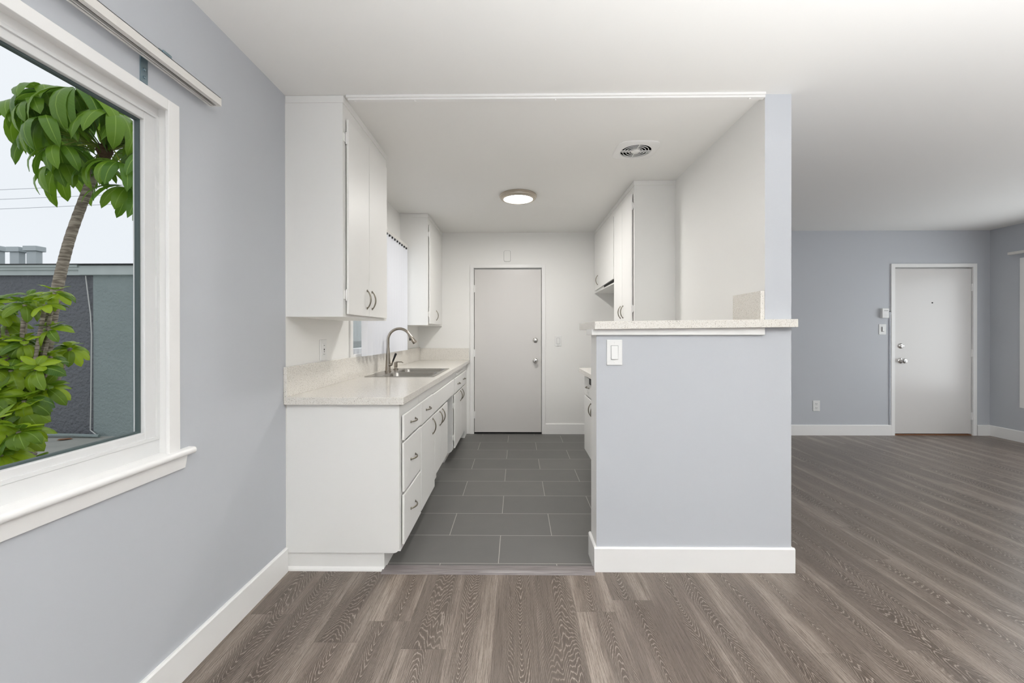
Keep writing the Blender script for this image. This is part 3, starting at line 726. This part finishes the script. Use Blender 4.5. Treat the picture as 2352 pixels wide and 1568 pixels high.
# ------------------------------------------------------------------ kitchen vertical blinds
vb_ = thing('vertical_blind', 'white vertical slat blind over the kitchen window', 'blind', (-1.12, 3.65, 1.05))
obj('headrail', B(-1.150, -1.108, 2.99, 4.25, 2.088, 2.118, bev=0.002), M['alu'], vb_)
y = 3.10; k = 0
while y < 4.22:
    a = math.radians(62 if k > 0 else 80)
    dx, dy = 0.044*math.cos(a), 0.044*math.sin(a)
    bm = bmesh.new(); pr = []
    for i in range(7):
        s = -1+2*i/6; bow = 0.006*(1-s*s)
        pr.append((-1.129+dx*s+bow*math.sin(a), y+dy*s-bow*math.cos(a)))
    pr2 = [(x-0.0008, yy+0.0004) for x, yy in pr]
    prism(bm, pr+pr2[::-1], 'Z', 1.052, 2.078)
    sl = obj('slat', bm, M['slat'], vb_, smooth=60)
    obj('carrier', B(-1.114, -1.104, y-0.007, y+0.007, 2.068, 2.084), M['black'], sl)
    y += 0.079; k += 1

# living-room window blind track (left) and right track
tr = thing('blind_track', 'empty white metal blind track above the large left window', 'curtain track', (-1.15, 0.65, 2.085))
y0, y1, x0, x1, z0, z1 = -0.25, 1.580, -1.168, -1.122, 2.086, 2.116
bm = bmesh.new()
box(bm, x1-0.004, x1, y0, y1, z0, z1, bev=0.001); box(bm, x0, x0+0.004, y0, y1, z0, z1, bev=0.001); box(bm, x0, x1, y0, y1, z1-0.004, z1, bev=0.001)
box(bm, x1-0.016, x1-0.004, y0, y1, z0, z0+0.002); box(bm, x0+0.004, x0+0.016, y0, y1, z0, z0+0.002); box(bm, x0+0.010, x0+0.012, y0, y1, z0, z0+0.012)
obj('rail', bm, M['alu'], tr)
obj('rail_channel', B(x0+0.004, x1-0.004, y0, y1-0.006, z1-0.012, z1-0.004), M['slot'], tr)
obj('end_cap', B(x0, x1, y1-0.002, y1+0.003, z0-0.001, z1+0.001, bev=0.001), M['alu'], tr)
bm = bmesh.new(); box(bm, XL, XL+0.003, 1.305, 1.332, 2.018, 2.120, bev=0.0005); box(bm, XL, x1, 1.305, 1.332, z1, z1+0.003)
for z in (2.035, 2.060): lathe(bm, [(0, 0), (0.005, 0), (0.004, 0.003), (0, 0.004)], (XL+0.003, 1.3185, z), 'X', 10)
obj('bracket', bm, M['zinc'], tr)
bm = bmesh.new(); box(bm, x1-0.002, x1+0.003, 1.318, 1.350, z1-0.002, z1+0.006, bev=0.001); obj('clip', bm, M['zinc'], tr)
obj('support_arm', B(XL, x0+0.001, 0.30, 0.33, z1-0.01, z1, bev=0.001), M['alu'], tr)
tr = thing('blind_track', 'white blind track above the window on the far right wall', 'curtain track', (XR-0.05, 3.5, 2.10))
obj('rail', B(XR-0.075, XR-0.030, 2.25, 4.80, 2.10, 2.128, bev=0.002), M['alu'], tr)
obj('bracket', B(XR-0.031, XR, 4.55, 4.58, 2.108, 2.130, bev=0.001), M['alu'], tr); obj('bracket', B(XR-0.031, XR, 2.6, 2.63, 2.108, 2.130, bev=0.001), M['alu'], tr)

# ------------------------------------------------------------------ ceiling fittings
LX, LY = 0.016, 3.70
cl = thing('ceiling_light', 'round nickel-rimmed flush ceiling light, lit, over the kitchen aisle', 'ceiling light', (LX, LY, ZC))
obj('rim', lathe(bmesh.new(), [(0, 0), (0.158, 0), (0.162, 0.004), (0.164, 0.016), (0.158, 0.018), (0.158, 0.022), (0.156, 0.030), (0.149, 0.032), (0.149, 0.036), (0.138, 0.041), (0.130, 0.042), (0.127, 0.038)], (LX, LY, ZC), '-Z', 56), M['nickel_rim'], cl, smooth=35)
df = obj('diffuser', lathe(bmesh.new(), [(0.128, 0.036), (0.110, 0.040), (0.06, 0.043), (0, 0.044)], (LX, LY, ZC), '-Z', 48), M['lamp'], cl, smooth=60); df['label'] = 'glowing white diffuser'
ld = bpy.data.lights.new('ceiling_lamp_glow', 'AREA'); ld.shape = 'DISK'; ld.size = 0.24; ld.energy = 16; ld.color = (1.0, 0.98, 0.955)
lo_ = bpy.data.objects.new('ceiling_lamp_glow', ld); COL.objects.link(lo_); lo_.location = (LX, LY, ZC-0.048)
VX, VY = 0.795, 2.80
ev = thing('exhaust_vent', 'round-grille exhaust fan vent on a square white plate in the kitchen ceiling', 'vent', (VX, VY, ZC))
bm = bmesh.new(); rings = []; N = 64
def sq(t, r, p): 
    c_, s_ = math.cos(t), math.sin(t); k = (abs(c_)**p+abs(s_)**p)**(-1/p); return r*k*c_, r*k*s_
for r_, z_, p in ((0.140, 0, 4.2), (0.139, 0.004, 4.2), (0.132, 0.007, 4.0), (0.104, 0.010, 2.0), (0.100, 0.010, 2.0), (0.099, 0.003, 2.0)):
    rings.append([bm.verts.new((VX+sq(2*PI*i/N, r_, p)[0], VY+sq(2*PI*i/N, r_, p)[1], ZC-z_)) for i in range(N)])
for a, b3 in zip(rings[:-1], rings[1:]):
    for i in range(N): bm.faces.new((a[i], a[(i+1) % N], b3[(i+1) % N], b3[i]))
obj('plate', bm, M['trim'], ev, smooth=40)
obj('duct_shade', lathe(bmesh.new(), [(0.0995, 0.001), (0, 0.001)], (VX, VY, ZC), '-Z', 40), M['void'], ev)  # flat black disc painting the dark inside of the duct
bm = bmesh.new()
for r_ in (0.045, 0.064, 0.083):
    for s in (0, 1):
        pts = [(VX+r_*math.cos(math.radians(a)), VY+r_*math.sin(math.radians(a)), ZC-0.008) for a in range(s*180+6, s*180+175, 8)]
        tube(bm, pts, 0.0024, 6)
for a in (0, 180):
    for off in (-0.009, 0.009):
        c_ = math.cos(math.radians(a)); tube(bm, [(VX+c_*0.028, VY+off, ZC-0.008), (VX+c_*0.099, VY+off, ZC-0.008)], 0.003, 6)
for a in (90, 270):
    s_ = math.sin(math.radians(a)); tube(bm, [(VX, VY+s_*0.028, ZC-0.008), (VX, VY+s_*0.099, ZC-0.008)], 0.0032, 6)
obj('grille', bm, M['trim'], ev, smooth=50)
obj('hub_cap', lathe(bmesh.new(), [(0.031, 0.002), (0.031, 0.010), (0.026, 0.013), (0, 0.014)], (VX, VY, ZC), '-Z', 32), M['trim'], ev, smooth=40)

# ------------------------------------------------------------------ wall plates and small fittings
def rocker(label, cx, y, cz, w=0.080, h=0.130, group='light switches'):
    t = thing('light_switch', label, 'light switch', (cx, y, cz-h/2), group)
    obj('switch_plate', B(cx-w/2, cx+w/2, y-0.006, y, cz-h/2, cz+h/2, bev=0.0025), M['plastic'], t)
    bm = bmesh.new(); prism(bm, [(y-0.006, cz+0.034), (y-0.006, cz-0.034), (y-0.013, cz-0.034), (y-0.008, cz+0.034)], 'X', cx-0.0165, cx+0.0165)
    obj('rocker', bm, M['plastic'], t)
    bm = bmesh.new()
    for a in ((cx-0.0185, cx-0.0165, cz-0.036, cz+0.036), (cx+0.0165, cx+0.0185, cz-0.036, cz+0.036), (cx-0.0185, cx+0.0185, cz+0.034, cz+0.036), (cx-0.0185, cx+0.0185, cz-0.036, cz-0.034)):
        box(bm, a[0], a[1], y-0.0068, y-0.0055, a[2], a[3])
    obj('switch_gap_shade', bm, mat_gap, t)  # grey strips painting the shade line around the rocker
    for s in (-1, 1): obj('screw', lathe(bmesh.new(), [(0, 0.006), (0.003, 0.006), (0.0025, 0.0072), (0, 0.0075)], (cx, y, cz+s*0.050), '-Y', 10), M['plastic'], t)
    return t
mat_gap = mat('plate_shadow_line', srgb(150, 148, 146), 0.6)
rocker('white rocker light switch on the blue grey half wall under the bar top', 0.502, YF, 1.1225)
rocker('white rocker light switch on the kitchen back wall right of the door', 0.505, YK, 1.128, 0.078, 0.124)
t = thing('light_switch', 'white light switch on the entry wall below the small intercom box', 'light switch', (4.362, YR, 1.2), 'light switches')
obj('switch_plate', B(4.320, 4.404, YR-0.006, YR, 1.201, 1.326, bev=0.0025), M['plastic'], t)
obj('dimmer_slide', B(4.348, 4.374, YR-0.013, YR-0.006, 1.235, 1.292, bev=0.002), mat_gap, t); obj('toggle', B(4.352, 4.376, YR-0.016, YR-0.010, 1.240, 1.294, bev=0.002), M['plastic'], t)
t = thing('power_outlet', 'white power outlet low on the blue grey entry wall', 'outlet', (3.58, YR, 0.286), 'power outlets')
obj('outlet_plate', B(3.539, 3.622, YR-0.006, YR, 0.288, 0.414, bev=0.0025), M['plastic'], t)
for z in (0.327, 0.376):
    f = obj('receptacle', B(3.563, 3.598, YR-0.009, YR-0.005, z-0.016, z+0.016, bev=0.003), M['plastic'], t)
    bm = bmesh.new()
    for dx in (-0.006, 0.006): box(bm, 3.5805+dx-0.0014, 3.5805+dx+0.0014, YR-0.0095, YR-0.0085, z-0.001, z+0.008)
    box(bm, 3.578, 3.583, YR-0.0095, YR-0.0085, z-0.011, z-0.006); obj('slots', bm, M['slot'], f)
t = thing('power_outlet', 'white outlet on the kitchen wall under the near wall cabinet', 'outlet', (XL, 2.545, 1.055), 'power outlets')
obj('outlet_plate', B(XL, XL+0.006, 2.505, 2.588, 1.056, 1.184, bev=0.0025), M['plastic'], t)
f = obj('receptacle', B(XL+0.005, XL+0.009, 2.529, 2.564, 1.082, 1.158, bev=0.002), M['plastic'], t)
bm = bmesh.new(); box(bm, XL+0.0085, XL+0.0095, 2.541, 2.552, 1.146, 1.149)
box(bm, XL+0.0085, XL+0.0098, 2.542, 2.551, 1.118, 1.128, bev=0.0)
box(bm, XL+0.0085, XL+0.0098, 2.543, 2.550, 1.107, 1.112, bev=0.0)
for dy in (-0.006, 0.006): box(bm, XL+0.0085, XL+0.0095, 2.5465+dy-0.001, 2.5465+dy+0.001, 1.090, 1.097)
obj('slots', bm, M['slot'], f)
# chime cover above back door
bm = bmesh.new(); prism(bm, [(-0.1105+p[0], 2.155+p[1]) for p in rrect(-0.038, 0.038, -0.064, 0.064, 0.016)], 'Y', YK-0.012, YK)
t = thing('door_chime', 'small rounded white chime cover above the kitchen back door', 'door chime', (-0.1105, YK, 2.09))
obj('cover', bm, M['white_wall'], t)
bm = bmesh.new(); prism(bm, [(-0.1105+p[0], 2.155+p[1]) for p in rrect(-0.041, 0.041, -0.067, 0.067, 0.018)], 'Y', YK-0.003, YK); obj('back_plate', bm, mat_gap, t)
# intercom / sensor box by entry door with conduit
t = thing('alarm_box', 'small white box with a slot beside the entry door frame', 'alarm box', (4.37, YR, 1.40))
obj('case', B(4.335, 4.415, YR-0.034, YR, 1.398, 1.512, bev=0.004), M['plastic'], t)
bm = B(4.355, 4.402, YR-0.0355, YR-0.033, 1.482, 1.487); obj('slot', bm, mat_gap, t)
bm = bmesh.new()
for k in range(4): box(bm, 4.358, 4.398, YR-0.0350, YR-0.0335, 1.412+k*0.008, 1.4145+k*0.008)
obj('speaker_slots', bm, M['vinyl'], t)
obj('wire', tube(bmesh.new(), [(4.413, YR-0.02, 1.472), (4.430, YR-0.012, 1.474), (4.452, YR-0.008, 1.480)], 0.003, 6), M['slot'], t)
tag(obj('cable_cover', B(4.440, 4.457, YR-0.010, YR, BH, 1.470, bev=0.002), M['blue']), 'thin vertical cable cover painted blue grey left of the entry door', 'cable cover')

# ------------------------------------------------------------------ outside the left window
GZ = -0.165
struct('ground', B(-16, XL-0.15, -3, 14, GZ-0.1, GZ), M['concrete'], 'pale concrete yard outside the left window')
b = thing('neighbour_building', 'low grey stucco building with pale fascia outside the left window', 'building', (-7, 5.7, GZ))
bm = B(-13, -5.712, 5.60, 8.4, GZ, 2.02); obj('wall', bm, M['stucco'], b)
w2 = obj('wall', B(-5.712, -2.6, 5.585, 8.4, GZ, 2.02), M['stucco2'], b); w2['label'] = 'greenish grey painted wall section'
bm = bmesh.new()
prism(bm, [(5.56, 2.008), (5.56, 2.075), (5.535, 2.075), (5.535, 2.098), (5.515, 2.110), (5.515, 2.140), (5.60, 2.140), (5.60, 2.008)], 'X', -13, -5.86)
fa = obj('fascia', bm, M['fascia'], b)
obj('fascia', B(-5.86, -2.6, 5.535, 5.60, 2.008, 2.132), M['fascia'], b)
bm = bmesh.new(); prism(bm, [(5.50, 2.140), (5.50, 2.152), (9.2, 2.30), (9.2, 2.14)], 'X', -13, -2.6); obj('roof', bm, M['roof'], b)
for i, (x, w) in enumerate(((-8.475, 0.108), (-8.185, 0.115), (-8.83, 0.108))):
    v = thing('roof_vent', ['grey capped roof vent, middle of the three on the neighbouring roof', 'grey capped roof vent nearest the tree trunk on the neighbouring roof', 'grey capped roof vent cut by the left edge of the photo'][i], 'roof vent', (x, 7.0, 2.2), 'roof vents')
    zt = 2.60 if i != 1 else 2.615
    if i == 2: zt = 2.62
    obj('pipe', B(x-w*0.72, x+w*0.72, 6.97, 7.07, 2.19, zt, bev=0.004), M['galv'], v)
    obj('cap', B(x-w, x+w, 6.94, 7.10, zt, zt+0.085, bev=0.006), M['galv'], v)
tag(obj('wall_cable', tube(bmesh.new(), [(-5.80, 5.572, 2.0), (-5.77, 5.572, 1.75), (-5.735, 5.572, 1.48), (-5.722, 5.572, 1.2), (-5.728, 5.572, 0.7), (-5.735, 5.572, 0.2), (-5.742, 5.572, -0.08), (-5.62, 5.55, -0.15)], 0.007, 6), M['cable']), 'thin white cable running down the neighbouring grey wall', 'cable')
tag(obj('ground_pipe', tube(bmesh.new(), [(-6.9, 5.50, -0.115), (-5.9, 5.50, -0.13), (-5.55, 5.50, -0.14)], 0.022, 8), M['stucco2']), 'grey pipe lying along the foot of the neighbouring wall', 'pipe')
for i, z in enumerate((4.39, 4.18, 3.97)):
    pts = [(-16+k*1.0, 9.0, z-0.04*math.sin(k/14*PI)+0.04*(k-4.75)) for k in range(15)]
    tag(obj('power_line', tube(bmesh.new(), pts, 0.006, 5), M['wire']), ['topmost of the three thin power lines in the sky', 'middle of the three thin power lines in the sky', 'lowest of the three thin power lines in the sky'][i], 'power line', 'power lines')
bm = bmesh.new(); pts = [(-5.98, 5.40), (-5.93, 5.33), (-5.85, 5.36), (-5.83, 5.43), (-5.9, 5.46)]
prism(bm, pts, 'Z', GZ+0.001, GZ+0.004)
for v in bm.verts: v.co.z += 0.10*max(0, (5.46-v.co.y))*0.6+random.uniform(0, 0.01)
tag(obj('fallen_leaf', bm, M['deadleaf']), 'dry brown leaf lying on the concrete by the grey wall', 'leaf')

def leaf(bm, col, base, d, up, L, Wd, droop, rnd, nseg=7):
    """a folded, drooping leaf blade: base point, direction, up vector"""
    d = d.normalized(); sidev = d.cross(up).normalized(); 
    rows = []; p = Vector(base); dirv = d.copy(); step = L/nseg
    for i in range(nseg+1):
        t = i/nseg
        w = Wd*0.5*(math.sin(PI*min(1, t**0.9))**0.5 if 0 < t < 1 else 0)+0.0006
        nrm = sidev.cross(dirv).normalized()
        fold = 0.35*w
        row = []
        for s in (-1, -0.5, 0, 0.5, 1):
            wob = 0.02*Wd*math.sin(9*t+5*s+rnd*20)
            row.append(bm.verts.new(p + sidev*(w*s) + nrm*(fold*abs(s)*(1 if s else 0)*-0.6+wob)))
        rows.append((row, t)); p = p+dirv*step
        ax = sidev; dirv = (Matrix.Rotation(-droop/nseg, 3, ax) @ dirv).normalized()
    lay = col
    for (a, ta), (b3, tb) in zip(rows[:-1], rows[1:]):
        for k in range(4):
            f = bm.faces.new((a[k], a[k+1], b3[k+1], b3[k])); f.smooth = True
            ss_ = (1, 0.5, 0, 0.5, 1)
            for lp, (tt, sv) in zip(f.loops, ((ta, ss_[k]), (ta, ss_[k+1]), (tb, ss_[k+1]), (tb, ss_[k]))):
                lp[lay] = (tt, sv, rnd, 1)
def rosette(bm, col, c, axis, n, L, Wd, droop, tilt, r0=0.02, start=0.0):
    axis = Vector(axis).normalized(); a0 = axis.orthogonal().normalized(); b0 = axis.cross(a0)
    for k in range(n):
        an = 2*PI*k/n+start+random.uniform(-0.18, 0.18)
        rad = a0*math.cos(an)+b0*math.sin(an)
        tl = tilt+random.uniform(-0.15, 0.15)
        d = rad*math.cos(tl)+axis*math.sin(tl)
        leaf(bm, col, Vector(c)+rad*r0, d, axis, L*random.uniform(0.82, 1.1), Wd*random.uniform(0.85, 1.1), droop*random.uniform(0.8, 1.15), random.random())

random.seed(11)
crown = Vector((-3.18, 3.2, 2.63))  # crown, trunk and most leaf-cluster positions converted from image pixels at chosen depths
t = thing('umbrella_tree', 'slender ringed-trunk umbrella tree with drooping green leaves outside the left window', 'tree', (-3.49, 2.95, GZ))
tp = [(-3.49, 2.93, GZ), (-3.49, 2.95, 0.306), (-3.476, 2.98, 0.612), (-3.451, 3.0, 0.892), (-3.465, 3.05, 1.144), (-3.482, 3.1, 1.371), (-3.463, 3.12, 1.569), (-3.449, 3.15, 1.771), (-3.424, 3.18, 1.977), (-3.359, 3.2, 2.217), (-3.277, 3.2, 2.419), (-3.21, 3.2, 2.569), (-3.18, 3.2, 2.66)]
def smoothpts(P, k=4):
    out = []; P = [Vector(p) for p in P]
    for i in range(len(P)-1):
        p0, p1, p2, p3 = P[max(i-1, 0)], P[i], P[i+1], P[min(i+2, len(P)-1)]
        for j in range(k):
            u = j/k; out.append(0.5*((2*p1)+(p2-p0)*u+(2*p0-5*p1+4*p2-p3)*u*u+(3*p1-p0-3*p2+p3)*u*u*u))
    out.append(P[-1]); return out
sp_ = smoothpts(tp, 8)
rad = [0.040-0.013*i/len(sp_)+(0.0016 if i % 2 else 0) for i in range(len(sp_))]
obj('trunk', tube(bmesh.new(), sp_, rad, 14), M['bark'], t, smooth=60)
obj('crown_heart', lathe(bmesh.new(), [(0, -0.08), (0.035, -0.05), (0.052, 0.0), (0.045, 0.04), (0, 0.06)], crown, 'Z', 14), M['fiber'], t, smooth=60)
umb = [(-3.509, 3.1, 3.03, 1.25), (-3.19, 3.0, 3.00, 1.2), (-3.76, 3.15, 2.95, 1.15), (-3.015, 3.1, 2.88, 1.15), (-3.34, 2.95, 2.76, 1.0), (-3.415, 3.4, 3.05, 1.0), (-2.93, 3.2, 2.82, 1.0), (-3.64, 3.2, 2.80, 1.0), (-3.30, 3.0, 2.58, .9), (-3.53, 3.2, 2.52, 1.0), (-2.96, 3.1, 2.50, 0.95), (-3.20, 3.15, 2.50, .7), (-3.02, 3.4, 2.72, 1.0), (-3.04, 3.25, 2.36, 0.9), (-2.8, 3.3, 2.9, 1.1), (-2.85, 3.6, 2.8, 1.1), (-3.2, 3.6, 2.95, 1.1), (-3.45, 3.0, 2.9, 1.0), (-2.75, 3.2, 2.6, 1.0)]
bm = bmesh.new(); col = bm.loops.layers.float_color.new('leaf'); ps = bmesh.new()
for i, (x, y, z, s) in enumerate(umb):
    c_ = Vector((x, y, z)); out = (c_-crown); out.z = 0; ax_ = (out.normalized()*0.35+Vector((0, 0, 1))).normalized()
    rosette(bm, col, c_, ax_, random.randint(9, 12), 0.33*s, 0.088*s, 2.0, random.uniform(-0.35, 0.0), 0.03, random.random()*6)
    mid = (crown+c_)/2+Vector((0, 0, 0.06))
    tube(ps, smoothpts([crown, mid, c_], 4), 0.0045, 5)
for k in range(26):      # bundle of thin petioles around the heart
    an = random.uniform(0, 2*PI); e_ = crown+Vector((math.cos(an)*0.32, math.sin(an)*0.25, random.uniform(-0.12, 0.28)))
    tube(ps, [crown, (crown+e_)/2+Vector((0, 0, 0.03)), e_], 0.0035, 5)
obj('foliage', bm, M['leaf'], t); obj('petioles', ps, mat('petiole_green', srgb(150, 160, 60), 0.5), t)

t = thing('leafy_shrub', 'bright green broad-leaved shrub at the lower left outside the window', 'shrub', (-3.1, 2.6, GZ))
random.seed(5)
bush = [(-3.234, 2.8, 1.416), (-3.36, 2.75, 1.355), (-3.15, 2.85, 1.42), (-3.321, 2.7, 1.153), (-3.177, 2.75, 1.152), (-3.12, 2.85, 1.25), (-3.111, 2.85, 1.06), (-3.147, 2.65, 0.987), (-3.034, 2.7, 0.99), (-3.138, 2.55, 0.834), (-3.0, 2.6, 0.80), (-3.03, 2.75, 0.86), (-2.93, 2.4, 0.70), (-2.83, 2.43, 0.64), (-3.227, 2.6, 0.991), (-2.903, 2.4, 0.515), (-3.5, 2.8, 1.34), (-3.3, 2.5, 0.8), (-3.1, 2.4, 0.6), (-3.0, 2.35, 0.42), (-3.35, 2.7, 0.95), (-3.4, 2.6, 1.1), (-2.8, 2.45, 0.40)]  # most cluster centres worked out from image pixels at assumed depths
bush = [(x-0.10, y, z) for x, y, z in bush]
bush += [(x-random.uniform(0.0, .22), y+random.uniform(-.05, .2), z+random.uniform(-.12, .10)) for x, y, z in bush[:20]]
bm = bmesh.new(); col = bm.loops.layers.float_color.new('leaf'); ps = bmesh.new(); root = Vector((-3.2, 2.6, GZ))
for i, (x, y, z) in enumerate(bush):
    c_ = Vector((x, y, z)); s = 0.85 if z > 1 else 1.05
    rosette(bm, col, c_, (random.uniform(-.2, .8), random.uniform(-1.0, -.1), 1), random.randint(7, 10), 0.160*s, 0.072*s, random.uniform(1.2, 2.0), random.uniform(-0.3, 0.3), 0.012, random.random()*6)
    rosette(bm, col, c_+Vector((0, 0, 0.025)), (random.uniform(-.3, .5), random.uniform(-.5, .2), 1), 5, 0.10*s, 0.05*s, 0.9, 0.6, 0.008, random.random()*6)
    tube(ps, smoothpts([root+Vector((random.uniform(-.1, .1), random.uniform(-.1, .1), 0)), Vector(((x-3.2)/2, (y+2.6)/2, z*0.55)), c_], 4), 0.012, 6)
obj('foliage', bm, M['leafb'], t); obj('stems', ps, M['bark'], t, smooth=60)
